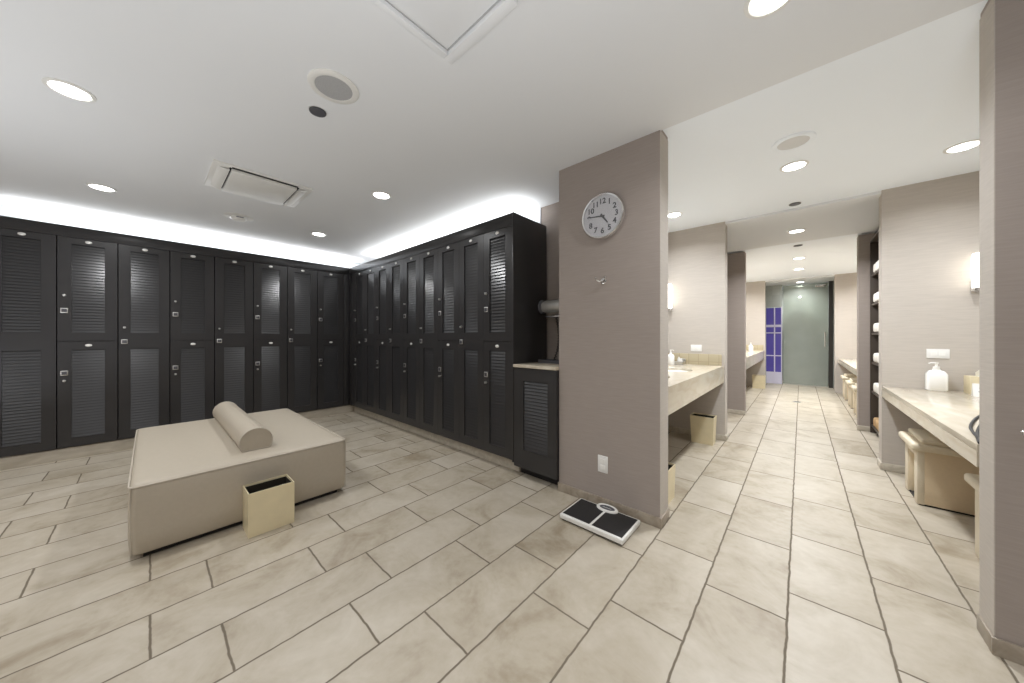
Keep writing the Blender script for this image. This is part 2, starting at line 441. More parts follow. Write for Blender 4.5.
# cornices, fillers, end panels, plinths
yl0 = -0.597 - PL
struct('trim_1', [(LX-0.02, LX, yl0, RY, FASC, LTOP), (LX-0.53, LX-0.02, yl0, YB, LTOP-0.02, LTOP), (LX-0.02, LX, 2.020, RY, LBOT, FASC)], M['locker'], 0.0015)
struct('trim_2', [(LX, -1.876, RY, RY+0.02, FASC, LTOP), (LX, -1.876, RY+0.02, RY+0.485, LTOP-0.02, LTOP), (LX, -5.14, RY, RY+0.02, LBOT, FASC)], M['locker'], 0.0015)
struct('trim_3', [(-1.874, -1.858, RY-0.004, RY+0.487, LBOT-0.01, LTOP)], M['locker'], 0.0015)
struct('trim_4', [(LX-0.5, LX-0.01, yl0-0.016, yl0, LBOT, LTOP)], M['locker'], 0.0015)
struct('baseboard_left', [(LX-0.034, LX-0.022, yl0, RY+0.092, 0, LBOT-0.008)], M['skirt_l'], 0.002)
struct('baseboard_back', [(LX-0.022, -1.862, RY+0.08, RY+0.092, 0, LBOT-0.008), (-1.874, -1.862, RY+0.092, RY+0.45, 0, LBOT-0.008)], M['skirt_l'], 0.002)

# cove light strips lying on the lockers
t = thing('cove_light', 'white light strip hidden on top of the left-wall lockers', 'light', (LX-0.33, 0.55, LTOP), 0)
boxes('light_channel', [(-0.03, 0.03, -1.45, 1.9, 0.0, 0.015)], M['white'], t)
boxes('light_strip', [(-0.022, 0.022, -1.44, 1.89, 0.015, 0.03)], M['strip'], t)
t = thing('cove_light', 'white light strip hidden on top of the back-wall lockers', 'light', (-3.6, RY+0.30, LTOP), 0)
boxes('light_channel', [(-1.62, 1.62, -0.03, 0.03, 0.0, 0.015)], M['white'], t)
boxes('light_strip', [(-1.61, 1.61, -0.022, 0.022, 0.015, 0.03)], M['strip'], t)

def lamp(name, kind, loc, energy, col=(1, 0.97, 0.92), rot=(0, 0, 0), **kw):
    d = bpy.data.lights.new(name, kind); d.energy = energy; d.color = col
    for k, v in kw.items(): setattr(d, k, v)
    o = bpy.data.objects.new(name, d); C.objects.link(o); o.location = loc; o.rotation_euler = rot
    return o
lamp('cove_glow', 'AREA', (LX-0.33, 0.72, LTOP+0.05), 12.5, (0.98, 1.0, 1.03), (PI, 0, 0), shape='RECTANGLE', size=0.35, size_y=3.3)
lamp('cove_glow', 'AREA', (-3.55, RY+0.30, LTOP+0.05), 12.5, (0.98, 1.0, 1.03), (PI, 0, 0), shape='RECTANGLE', size=3.2, size_y=0.3)

# ------------------------------------------------------------------ bench with bolster
BX0, BX1, BY0, BY1, BZ = -4.25, -2.625, -0.075, 1.012, 0.414
t = thing('upholstered_bench', 'large low rectangular cream leather bench in the middle of the locker room', 'bench', ((BX0+BX1)/2, (BY0+BY1)/2, 0))
hx, hy = (BX1-BX0)/2, (BY1-BY0)/2
bm = B()
nx, ny = 24, 16
rings = []
def rr(hx, hy, r, z, n=6):
    pts = []
    for cx, cy, a0 in ((hx-r, hy-r, 0), (-hx+r, hy-r, PI/2), (-hx+r, -hy+r, PI), (hx-r, -hy+r, 1.5*PI)):
        for k in range(n+1):
            a = a0 + PI/2*k/n; pts.append(Vector((cx+math.cos(a)*r, cy+math.sin(a)*r, z)))
    return pts
prof = [(-0.012, 0.034), (0.0, 0.048), (0.004, 0.15), (0.004, 0.28), (0.0, 0.384), (-0.006, 0.402), (-0.018, 0.410), (-0.05, 0.415), (-0.15, 0.416), (-0.30, 0.4165), (-0.45, 0.417)]
loft(bm, [rr(hx+d, hy+d, max(0.03+d*0.05, 0.01), z) for d, z in prof])
obj('seat_cushion', bm, M['leather'], t, smooth=True)
bm = B(); ring = rr(hx+0.001, hy+0.001, 0.03, 0.400); tube(bm, ring+[ring[0]], 0.0045, 8)
obj('piping', bm, M['leather2'], t, smooth=True)
bm = B()
for sx in (-1, 1):
    for sy in (-1, 1): tube(bm, [(sx*(hx-0.006), sy*(hy-0.006), 0.04), (sx*(hx-0.004), sy*(hy-0.004), 0.395)], 0.0035, 6)
obj('corner_seam', bm, M['leather2'], t, smooth=True)
boxes('plinth', [(-hx+0.05, hx-0.05, -hy+0.05, hy-0.05, 0.0, 0.034)], M['dark'], t)

# bolster: flattened-bottom cylinder along X
t = thing('bolster_pillow', 'cream leather half-round bolster lying across the bench', 'pillow', (-3.49, 0.490, 0.4205))
R = 0.091
def dsec(x, s=1.0):
    pts = []
    for k in range(25):
        a = -PI*0.20 + PI*1.40*k/24
        pts.append(Vector((x, math.cos(a)*R*s, max(0.0, 0.053 + math.sin(a)*R*s) if s == 1 else 0.053 + math.sin(a)*R*s)))
    return pts
bm = B(); loft(bm, [dsec(x) for x in (-0.68, -0.3, 0, 0.3, 0.68)], True, True)
obj('pillow_body', bm, M['leather'], t, smooth=True)
for sx in (-0.68, 0.68):
    bm = B(); p = dsec(sx); tube(bm, p+[p[0]], 0.004, 6); obj('piping', bm, M['leather2'], t, smooth=True)

# ------------------------------------------------------------------ bins
def bin_(label, loc, w, d, h, group=None, taper=0.006):
    t = thing('waste_bin', label, 'bin', loc, 0, group)
    bm = B()
    def rc(hw, hd, z): return [Vector((hw, hd, z)), Vector((-hw, hd, z)), Vector((-hw, -hd, z)), Vector((hw, -hd, z))]
    loft(bm, [rc(w/2-taper, d/2-taper, 0), rc(w/2, d/2, h), rc(w/2-0.006, d/2-0.006, h), rc(w/2-0.008, d/2-0.008, h-0.03)], True, False)
    obj('bin_body', bm, M['gold'], t)
    bm = B(); loft(bm, [rc(w/2-0.0085, d/2-0.0085, h-0.012), rc(w/2-0.012-taper, d/2-0.012-taper, 0.012)], False, True)
    obj('bin_liner', bm, M['inside'], t)
    return t
bin_('slim rectangular champagne gold waste bin standing against the bench', (-2.532, 0.505, 0), 0.176, 0.235, 0.262, taper=0.0)
bin_('champagne gold waste bin under the far end of the left sink counter', (-0.828, 4.19, 0), 0.235, 0.17, 0.305, taper=0.012)
bin_('champagne gold waste bin peeking out from behind the clock pillar', (-0.80, 2.53, 0), 0.20, 0.18, 0.245)
bin_('small champagne gold waste bin under the farthest left counter', (-0.73, 9.45, 0), 0.24, 0.18, 0.30)

# ------------------------------------------------------------------ bathroom scale
t = thing('bathroom_scale', 'flat white bathroom scale with black foot mats below the clock pillar', 'scale', (-0.967, 1.927, 0))
boxes('platform', [(-0.212, 0.212, -0.140, 0.135, 0.012, 0.042)], M['white'], t, 0.006, 3)
boxes('base', [(-0.20, 0.20, -0.125, 0.125, 0.0, 0.012)], M['dark'], t)
for s in (-1, 1):
    boxes('foot_mat', [(s*0.008, s*0.200, -0.122, 0.122, 0.042, 0.0445)], M['black'], t, 0.001, 1)
bm = B(); lathe(bm, (0.0, 0.112, 0.040), [(0.074, 0), (0.074, 0.010), (0.068, 0.016), (0.056, 0.017), (0.052, 0.012)], 36, 'z', 1.0, 0.60)
dl = obj('dial_housing', bm, M['white'], t, smooth=True)
bm = B(); lathe(bm, (0.0, 0.112, 0.0525), [(0.052, 0), (0.050, 0.0015)], 32, 'z', 1.0, 0.55); obj('dial_window', bm, M['ink'], dl)
boxes('pointer', [(-0.030, 0.030, 0.106, 0.110, 0.0542, 0.0546)], M['white'], dl)

# ------------------------------------------------------------------ pillar fittings
t = thing('wall_clock', 'round chrome-rimmed wall clock with dark numerals on the taupe pillar', 'clock', (-1.033, PY, 2.040))
bm = B(); lathe(bm, (0, 0, 0), [(0.150, 0), (0.160, 0.010), (0.161, 0.030), (0.152, 0.042), (0.142, 0.040), (0.138, 0.026)], 56, '-y')
obj('rim', bm, M['chrome'], t, smooth=True)
bm = B(); lathe(bm, (0, 0, 0), [(0.139, 0.020), (0.139, 0.0280)], 56, '-y'); obj('dial', bm, M['dial'], t)
def text_mesh(s, size):
    cu = bpy.data.curves.new('txt', 'FONT'); cu.body = s; cu.size = size; cu.align_x = 'CENTER'; cu.align_y = 'CENTER'; cu.extrude = 0.0004
    cu.offset = 0.0016
    o = bpy.data.objects.new('txt', cu); C.objects.link(o)
    dg = bpy.context.evaluated_depsgraph_get(); me = bpy.data.meshes.new_from_object(o.evaluated_get(dg))
    bpy.data.objects.remove(o); bpy.data.curves.remove(cu)
    me.transform(Matrix.Rotation(PI/2, 4, 'X'))
    return me
for k in range(1, 13):
    a = PI/2 - k*PI/6
    me = text_mesh(str(k), 0.052); me.materials.clear(); me.materials.append(M['ink'])
    o = bpy.data.objects.new('numeral', me); C.objects.link(o); o.parent = t
    o.location = (math.cos(a)*0.103, -0.0284, math.sin(a)*0.103)
def hand(name, ang, ln, w):
    bm = B(); a = PI/2 - ang; d = Vector((math.cos(a), 0, math.sin(a))); n = Vector((-d.z, 0, d.x))
    p = [d*-0.018+n*w, d*-0.018-n*w, d*ln-n*w*0.5, d*ln+n*w*0.5]
    lo = [Vector((q.x, -0.0300, q.z)) for q in p]; hi = [Vector((q.x, -0.0312, q.z)) for q in p]
    loft(bm, [lo, hi]); obj(name, bm, M['ink'], t)
hand('hour_hand', (4+46/60)/12*2*PI, 0.066, 0.0075)
hand('minute_hand', 46/60*2*PI, 0.098, 0.006)
bm = B(); lathe(bm, (0, 0, 0), [(0.008, 0.028), (0.008, 0.034)], 16, '-y'); obj('hand_cap', bm, M['ink'], t)
bm = B(); lathe(bm, (0, 0, 0), [(0.1375, 0.0365), (0.1375, 0.0372)], 48, '-y'); obj('glass_cover', bm, M['glassface'], t)

def robe_hook(label, loc):
    t = thing('robe_hook', label, 'hook', loc)
    bm = B(); lathe(bm, (0, 0, 0), [(0.022, 0), (0.022, 0.005), (0.016, 0.008)], 24, '-y'); obj('mount_plate', bm, M['chrome'], t, smooth=True)
    bm = B()
    tube(bm, [(0, -0.005, 0), (0, -0.03, 0.0)], 0.008, 10)
    for s in (-1, 1):
        tube(bm, [(0, -0.026, 0), (s*0.018, -0.034, -0.006), (s*0.030, -0.045, 0.0), (s*0.034, -0.050, 0.012)], 0.0055, 8)
        lathe(bm, (s*0.034, -0.050, 0.010), [(0.003, 0), (0.008, 0.003), (0.009, 0.008), (0.005, 0.013)], 12)
    obj('double_hook', bm, M['chrome'], t, smooth=True)
robe_hook('small chrome double robe hook on the pillar below the clock', (-1.035, PY, 1.590))
robe_hook('small chrome hook on the wall at the right edge of the photo', (0.630, PY, 0.842))

def outlet(label, loc, horiz=False, rz=0.0, w=0.074, h=0.118):
    t = thing('power_outlet', label, 'outlet', loc, rz)
    if horiz: w, h = h, w
    boxes('cover_plate', [(-w/2, w/2, -0.006, 0, -h/2, h/2)], M['plastic'], t, 0.002)
    for s in (-1, 1):
        if horiz: boxes('socket', [(s*0.022-0.015, s*0.022+0.015, -0.008, -0.005, -0.017, 0.017)], M['card'], t, 0.001, 1)
        else: boxes('socket', [(-0.017, 0.017, -0.008, -0.005, s*0.022-0.015, s*0.022+0.015)], M['card'], t, 0.001, 1)
    return t
outlet('white upright double power outlet low on the clock pillar', (-1.042, PY, 0.300))
outlet('white sideways power outlet above the backsplash of the left sink counter', (-0.945, 4.40, 1.060), True, h=0.118, w=0.08)
outlet('white sideways power outlet on the wall above the white lotion bottle', (0.855, 4.40, 1.055), True, h=0.12, w=0.078)

# ------------------------------------------------------------------ grooming nook
t = thing('base_cabinet', 'low dark cabinet with one louvered door between lockers and pillar', 'cabinet', (-1.634, RY, 0))
boxes('cabinet_body', [(-0.220, 0.220, 0.024, 0.47, 0.11, 0.935)], M['dark'], t)
bm = B(); W2 = 0.220
bx(bm, -W2, -0.115, 0, 0.022, 0.085, 0.930); bx(bm, 0.135, W2, 0, 0.022, 0.085, 0.930)
for z0, z1 in ((0.085, 0.245), (0.825, 0.930)): bx(bm, -0.115, 0.135, 0, 0.022, z0, z1)
d = obj('door', bm, M['locker'], t)
bm = B(); n = 21; p = (0.825-0.245)/n
for i in range(n):
    z = 0.245 + i*p
    prof = [(0.0050, z+0.001), (0.0050, z+0.005), (0.0150, z+p+0.003), (0.0195, z+p+0.003), (0.0195, z+p-0.003)]
    a = [bm.verts.new((-0.115, y, zz)) for y, zz in prof]; b = [bm.verts.new((0.135, y, zz)) for y, zz in prof]
    for k in range(5):
        j = (k+1) % 5; bm.faces.new((a[k], a[j], b[j], b[k]))
obj('louver_panel', bm, M['louver'], d)
boxes('toe_kick', [(-0.215, 0.218, 0.09, 0.46, 0.0, 0.11)], M['dark'], t)
tag(boxes('countertop', [(-1.856, -1.412, RY-0.012, YB-0.005, 0.936, 0.962)], M['stone'], None, 0.003), 'narrow stone countertop on the low dark cabinet beside the pillar', 'countertop')

t = thing('hair_dryer', 'chrome cylindrical wall hair dryer beside the pillar above the narrow counter', 'hair dryer', (-1.412, 2.40, 1.47))
bm = B(); lathe(bm, (0, 0, 0), [(0.046, 0.02), (0.058, 0.05), (0.060, 0.14), (0.060, 0.30), (0.056, 0.335), (0.048, 0.350), (0.044, 0.35)], 28, '-x')
obj('barrel', bm, M['beigeplastic'], t, smooth=True)
bm = B(); lathe(bm, (0, 0, 0), [(0.063, 0.335), (0.064, 0.362), (0.050, 0.366), (0.046, 0.352)], 28, '-x'); obj('intake_ring', bm, M['ink'], t, smooth=True)
boxes('wall_bracket', [(-0.03, 0.0, -0.045, 0.045, -0.12, 0.05)], M['ink'], t, 0.004)
bm = B(); tube(bm, [(0.0, 0, -0.092), (-0.30, 0, -0.092), (-0.325, 0, -0.088)], 0.010, 10); obj('holder_rail', bm, M['chrome'], t, smooth=True)
bm = B(); pts = []
for k in range(90):
    s = k/89; base = Vector((-0.20+0.06*math.sin(s*2.5) - 0.06*s, -0.01, -0.10-0.385*s)); a = k*1.1
    pts.append(base + Vector((math.cos(a)*0.008, math.sin(a)*0.008, 0)))
tube(bm, pts, 0.0045, 6); obj('coiled_cord', bm, M['black'], t, smooth=True)
t = thing('amenity_tray', 'small black tray on the narrow counter beside the pillar', 'tray', (-1.66, 2.42, 0.962))
boxes('tray_base', [(-0.13, 0.13, -0.06, 0.06, 0.0, 0.008)], M['ink'], t, 0.002)
boxes('tray_rim', [(-0.13, 0.13, -0.06, -0.054, 0.008, 0.028), (-0.13, 0.13, 0.054, 0.06, 0.008, 0.028), (-0.13, -0.124, -0.054, 0.054, 0.008, 0.028), (0.124, 0.13, -0.054, 0.054, 0.008, 0.028)], M['ink'], t, 0.001, 1)
t = thing('tissue_box', 'pale grey tissue box on the narrow counter beside the pillar', 'tissue box', (-1.545, 2.545, 0.962))
boxes('box', [(-0.06, 0.06, -0.055, 0.055, 0, 0.11)], M['beigeplastic'], t, 0.004)
bm = B(); loft(bm, [[Vector((-0.03, 0, 0.108)), Vector((0.03, 0.006, 0.108)), Vector((0.03, 0.010, 0.108)), Vector((-0.03, 0.004, 0.108))],
                    [Vector((-0.045, -0.01, 0.16)), Vector((0.02, 0.012, 0.175)), Vector((0.02, 0.016, 0.175)), Vector((-0.045, -0.006, 0.16))]])
obj('tissue', bm, M['card'], t)

# ------------------------------------------------------------------ vanity counters
def holed_top(bm, x0, x1, y0, y1, z, cx, cy, rx, ry, n=40):
    outer, inner = [], []
    for k in range(n):
        a = 2*PI*k/n; c, s = math.cos(a), math.sin(a)
        tx = ((x1-cx) if c > 0 else (x0-cx))/c if abs(c) > 1e-6 else 1e9
        ty = ((y1-cy) if s > 0 else (y0-cy))/s if abs(s) > 1e-6 else 1e9
        t_ = min(tx, ty); outer.append((cx+c*t_, cy+s*t_, z)); inner.append((cx+c*rx, cy+s*ry, z))
    # snap the nearest samples onto the rectangle corners
    for qx, qy in ((x0,y0),(x1,y0),(x1,y1),(x0,y1)):
        k = min(range(n), key=lambda i: (outer[i][0]-qx)**2+(outer[i][1]-qy)**2); outer[k] = (qx, qy, z)
    o = [bm.verts.new(p) for p in outer]; i_ = [bm.verts.new(p) for p in inner]; lo = [bm.verts.new((p[0], p[1], z-0.025)) for p in inner]
    for k in range(n):
        j = (k+1) % n
        bm.faces.new((o[k], o[j], i_[j], i_[k])); bm.faces.new((i_[k], i_[j], lo[j], lo[k]))

def vanity_left(name, label, nick, y0, y1, xf, xb, zt, ap, sinks):
    t = thing(name, label, 'counter', (0, 0, 0))
    bm = B()
    edges = [y0] + [(a+b)/2 for a, b in zip(sinks, sinks[1:])] + [y1]
    for s, e0, e1 in zip(sinks, edges, edges[1:]):
        holed_top(bm, xb, xf, e0, e1, zt, (xf+xb)/2+0.03, s, 0.150, 0.21)
    bx(bm, xf-0.03, xf, y0, y1, zt-ap, zt-0.0005)              # front apron, mitred to the top
    bx(bm, xb, xf-0.03, y0, y0+0.02, zt-0.10, zt-0.001); bx(bm, xb, xf-0.03, y1-0.02, y1, zt-0.10, zt-0.001)
    obj('stone_top', bm, M['stone'], t)
    b = tag(boxes('backsplash', [(xb, xb+0.015, y0+0.002, y1-0.002, zt, zt+0.12)], M['stone_t'], None, 0.002), 'tan tile strip along the mirror wall of the ' + nick, 'backsplash')
    b = tag(boxes('backsplash', [(xb+0.016, xf-0.02, y1-0.017, y1-0.002, zt, zt+0.13)], M['stone_t'], None, 0.002), 'short tan stone tile strip on the end wall of the ' + nick, 'backsplash')
    return t
def sink(par, x, y, z):
    bm = B(); lathe(bm, (0, 0, 0), [(1.0, -0.026), (1.0, -0.022), (0.93, -0.03), (0.85, -0.08), (0.6, -0.125), (0.2, -0.14), (0.1, -0.142)], 40, 'z', 0.152, 0.212)
    t = obj('sink_basin', bm, M['ceramic'], par, smooth=True, loc=(x, y, z))
    bm = B(); lathe(bm, (0, 0, -0.142), [(0.022, 0), (0.022, 0.004), (0.012, 0.005)], 20); obj('drain', bm, M['chrome'], t, smooth=True)
    bm = B(); tube(bm, [(0, 0, -0.143), (0, 0, -0.24), (0, 0, -0.27), (-0.03, 0, -0.295), (-0.07, 0, -0.29), (-0.09, 0, -0.26), (-0.12, 0, -0.245), (-0.30, 0, -0.245)], 0.017, 10)
    obj('drain_pipe', bm, M['chrome'], t, smooth=True)
def faucet(label, x, y, z):
    t = thing('faucet', label, 'faucet', (x, y, z))
    bm = B(); lathe(bm, (0, 0, 0), [(0.026, 0), (0.026, 0.006), (0.018, 0.010), (0.018, 0.075), (0.012, 0.082)], 20); obj('base', bm, M['chrome'], t, smooth=True)
    bm = B(); tube(bm, [(0, 0, 0.060), (0.05, 0, 0.078), (0.10, 0, 0.082), (0.135, 0, 0.074), (0.145, 0, 0.058)], 0.010, 10); obj('spout', bm, M['chrome'], t, smooth=True)
    bm = B(); tube(bm, [(0, 0, 0.080), (-0.005, 0, 0.095), (0.03, 0, 0.105)], 0.007, 8); obj('handle', bm, M['chrome'], t, smooth=True)
va = vanity_left('vanity_counter', 'pale travertine sink counter with deep front behind the clock pillar', 'pillar-side sink counter', 2.290, 4.400, -0.662, -1.296, 0.862, 0.19, [2.80, 3.55])
for y, l in ((2.80, 'nearest the clock pillar'), (3.55, 'farther from the clock pillar')):
    sink(va, -0.945, y, 0.862); faucet('chrome faucet of the sink ' + l, -1.20, y, 0.862)
vb = vanity_left('vanity_counter', 'pale travertine sink counter farthest down the left side of the corridor', 'farthest sink counter', 6.200, 9.720, -0.645, -1.296, 0.868, 0.19, [7.2, 8.7])
for y in (7.2, 8.7): sink(vb, -0.937, y, 0.868)

def desk(label, y0, y1, xf, xb, zt, th):
    t = thing('makeup_counter', label, 'counter', (0, 0, 0))
    boxes('stone_top', [(xf, xb, y0, y1, zt-0.03, zt)], M['stone'], t, 0.003)
    boxes('front_apron', [(xf, xf+0.03, y0, y1, zt-th, zt-0.03)], M['stone'], t)
    boxes('wall_rail', [(xf+0.03, xb, y1-0.03, y1, zt-0.10, zt-0.03)], M['wood'], t)
desk('pale travertine makeup counter with seats beneath, right of the corridor', 2.292, 4.398, 0.545, 1.245, 0.752, 0.095)
desk('distant travertine makeup counter with three seats, far right of the corridor', 6.202, 9.715, 0.585, 1.245, 0.735, 0.09)

# mirrors over the counters
t = thing('wall_mirror', 'wide frameless wall mirror above the left sink counter', 'mirror', (-1.299, 3.35, 1.55))
boxes('glass', [(0.0, 0.008, -1.0, 1.03, -0.55, 0.62)], M['mirror'], t)
t = thing('wall_mirror', 'wide frameless wall mirror above the right makeup counter', 'mirror', (1.249, 3.35, 1.50))
boxes('glass', [(-0.008, 0.0, -1.0, 1.03, -0.72, 0.67)], M['mirror'], t)

# ------------------------------------------------------------------ stools
def make_stool(label, loc, group):
    t = thing('storage_ottoman', label, 'stool', loc, 0, group)      # origin at the front-near corner
    bm = B()
    Wd, Dp, Hh = 0.36, 0.42, 0.388
    bx(bm, 0.032, Dp, 0.0, Wd, 0.012, Hh)
    obj('body', bm, M['stoolside'], t, 0.004)
    boxes('front_frame', [(0.0, 0.033, 0.0, 0.085, 0.008, Hh), (0.0, 0.033, Wd-0.085, Wd, 0.008, Hh), (0.0, 0.033, 0.085, Wd-0.085, Hh-0.05, Hh)], M['stool'], t, 0.002)
    boxes('foot_rail', [(0.01, Dp-0.01, 0.01, Wd-0.01, 0.0, 0.012)], M['dark'], t)
    boxes('lid', [(-0.032, Dp+0.02, -0.032, Wd+0.032, Hh, Hh+0.052)], M['stool'], t, 0.018, 4)
    boxes('seat_pad', [(0.015, Dp+0.012, -0.02, Wd+0.02, Hh+0.050, Hh+0.088)], M['stool'], t, 0.016, 4)
    return t
GS = 'storage ottomans under the makeup counters'
s0 = make_stool('cream storage ottoman fully visible under the right makeup counter', (0.618, 3.645, 0), GS)
dup(s0, (0.712, 2.66, 0), 0, 'cream storage ottoman half hidden behind the right wall column')
dup(s0, (0.612, 6.98, 0), 0, 'cream storage ottoman under the distant makeup counter, nearest to the camera')
dup(s0, (0.612, 7.78, 0), 0, 'cream storage ottoman in the middle under the distant makeup counter')
dup(s0, (0.612, 8.72, 0), 0, 'cream storage ottoman at the far end under the distant makeup counter')

# ------------------------------------------------------------------ counter items
t = thing('lotion_bottle', 'large white pump lotion bottle on the right makeup counter', 'bottle', (0.838, 4.352, 0.752))
bm = B(); q = 0.056
loft(bm, [rr(a, a*0.7, 0.016, z, 5) for a, z in ((q-0.006, 0), (q, 0.006), (q, 0.135), (q-0.008, 0.150), (0.040, 0.163), (0.022, 0.170), (0.022, 0.182))])
obj('bottle_body', bm, M['ceramic'], t, smooth=True)
bm = B(); lathe(bm, (0, 0, 0.182), [(0.019, 0), (0.019, 0.016), (0.008, 0.019), (0.008, 0.040), (0.013, 0.042), (0.013, 0.050)], 20); tube(bm, [(0, 0, 0.228), (-0.03, -0.01, 0.228), (-0.042, -0.013, 0.222)], 0.005, 8)
obj('pump', bm, M['ceramic'], t, smooth=True)
t = thing('tissue_box', 'champagne gold tissue box with a raised tissue on the makeup counter', 'tissue box', (1.045, 4.285, 0.752))
bm = B(); bx(bm, -0.072, 0.072, -0.068, 0.068, 0, 0.138); obj('box', bm, M['gold'], t, 0.003)
bm = B(); loft(bm, [[Vector((-0.03, -0.004, 0.137)), Vector((0.03, -0.004, 0.137)), Vector((0.03, 0.004, 0.137)), Vector((-0.03, 0.004, 0.137))],
                    [Vector((-0.035, -0.02, 0.17)), Vector((0.03, 0.0, 0.18)), Vector((0.03, 0.006, 0.18)), Vector((-0.035, -0.012, 0.17))],
                    [Vector((0.0, -0.02, 0.21)), Vector((0.045, 0.0, 0.225)), Vector((0.045, 0.004, 0.225)), Vector((0.0, -0.016, 0.21))]])
obj('tissue', bm, M['card'], t)
t = thing('card_sign', 'small white folded card standing before the gold tissue box', 'card', (1.000, 4.135, 0.752))
bm = B(); loft(bm, [[Vector((-0.036, y0, 0)), Vector((0.036, y0, 0)), Vector((0.036, y1, 0.095)), Vector((-0.036, y1, 0.095))] for y0, y1 in ((-0.022, 0.0), (-0.019, 0.003))])
bx(bm, -0.036, 0.036, 0.018, 0.020, 0, 0.004); loft(bm, [[Vector((-0.036, y0, 0)), Vector((0.036, y0, 0)), Vector((0.036, y1, 0.095)), Vector((-0.036, y1, 0.095))] for y0, y1 in ((0.024, 0.003), (0.021, 0.0))])
obj('folded_card', bm, M['card'], t)
bm = B()
for z, w in ((0.058, 0.008), (0.032, 0.012)):
    yy = -0.022*(1-z/0.095)-0.0006
    loft(bm, [[Vector((-w, yy-e, z)), Vector((w, yy-e, z)), Vector((w, yy-e+0.0016, z+0.007)), Vector((-w, yy-e+0.0016, z+0.007))] for e in (0, 0.0006)])
obj('printed_mark', bm, M['ink2'], t)
bm = B()
knots = [(0.796, 3.188, 0.758), (0.765, 3.128, 0.758), (0.725, 3.032, 0.758), (0.672, 2.871, 0.758), (0.618, 2.673, 0.758), (0.594, 2.541, 0.758), (0.578, 2.426, 0.758), (0.553, 2.296, 0.758), (0.565, 2.34, 0.765), (0.578, 2.425, 0.765), (0.628, 2.615, 0.765), (0.687, 2.81, 0.765), (0.74, 2.964, 0.765), (0.93, 2.9, 0.768), (1.0, 2.75, 0.76), (1.055, 2.68, 0.771)]
pts = []
for i in range(len(knots)-1):
    p0, p1, p2, p3 = knots[max(i-1, 0)], knots[i], knots[i+1], knots[min(i+2, len(knots)-1)]
    for k in range(8):
        q = k/8; pts.append(tuple(0.5*(2*b+(c-a)*q+(2*a-5*b+4*c-d)*q*q+(3*b-a-3*c+d)*q**3) for a, b, c, d in zip(p0, p1, p2, p3)))
tube(bm, pts, 0.0055, 8)
t = thing('hair_dryer', 'hair dryer with looped black cord lying on the right makeup counter', 'hair dryer', (0, 0, 0))
obj('cord', bm, M['black'], t, smooth=True)
bm = B(); lathe(bm, (0.93, 2.52, 0.797), [(0.030, 0), (0.038, 0.03), (0.040, 0.12), (0.044, 0.18), (0.038, 0.20)], 24, 'x'); obj('barrel', bm, M['ink'], t, smooth=True)
bm = B(); tube(bm, [(1.07, 2.52, 0.775), (1.06, 2.60, 0.772), (1.055, 2.68, 0.771)], 0.018, 10); obj('handle', bm, M['ink'], t, smooth=True)

# left counter toiletries
t = thing('soap_dispenser', 'white pump soap dispenser on the left sink counter near the sconce', 'dispenser', (-1.165, 4.16, 0.862))
bm = B(); lathe(bm, (0, 0, 0), [(0.036, 0), (0.040, 0.005), (0.040, 0.105), (0.030, 0.122), (0.014, 0.128), (0.014, 0.140)], 24); obj('bottle_body', bm, M['ceramic'], t, smooth=True)
bm = B(); lathe(bm, (0, 0, 0.140), [(0.014, 0), (0.006, 0.01), (0.006, 0.03), (0.011, 0.033), (0.011, 0.04)], 16); tube(bm, [(0, 0, 0.176), (0.03, -0.01, 0.176), (0.036, -0.012, 0.170)], 0.004, 8)
obj('pump', bm, M['plastic'], t, smooth=True)
t = thing('amenity_caddy', 'silver grey tray of small toiletries beside the white soap dispenser', 'tray', (-1.085, 4.25, 0.862))
boxes('tray_base', [(-0.045, 0.045, -0.06, 0.06, 0, 0.006), (-0.045, 0.045, 0.055, 0.06, 0.006, 0.07), (-0.045, -0.04, -0.06, 0.055, 0.006, 0.04), (0.04, 0.045, -0.06, 0.055, 0.006, 0.04), (-0.04, 0.04, -0.06, -0.055, 0.006, 0.04)], M['steel'], t, 0.001, 1)
for x, y, h in ((-0.018, 0.02, 0.085), (0.018, -0.022, 0.070)):
    bt = tag(boxes('small_bottle', [(-0.013, 0.013, -0.013, 0.013, 0, h-0.018), (-0.008, 0.008, -0.008, 0.008, h-0.018, h)], M['ceramic'], None, 0.002), 'small white bottle standing in the silver tray, ' + ('taller of the two' if x < 0 else 'shorter of the two'), 'bottle', 'small bottles in the silver tray')
    bt.location = (-1.085+x, 4.25+y, 0.868)
t = thing('soap_dispenser', 'small white soap dispenser on the farthest left counter', 'dispenser', (-0.86, 9.2, 0.868))
bm = B(); lathe(bm, (0, 0, 0), [(0.04, 0), (0.045, 0.005), (0.045, 0.11), (0.02, 0.13), (0.016, 0.15)], 20); obj('bottle_body', bm, M['ceramic'], t, smooth=True)
bm = B(); lathe(bm, (0, 0, 0.15), [(0.014, 0), (0.007, 0.01), (0.007, 0.03), (0.016, 0.033), (0.016, 0.04)], 16); obj('pump', bm, M['plastic'], t, smooth=True)

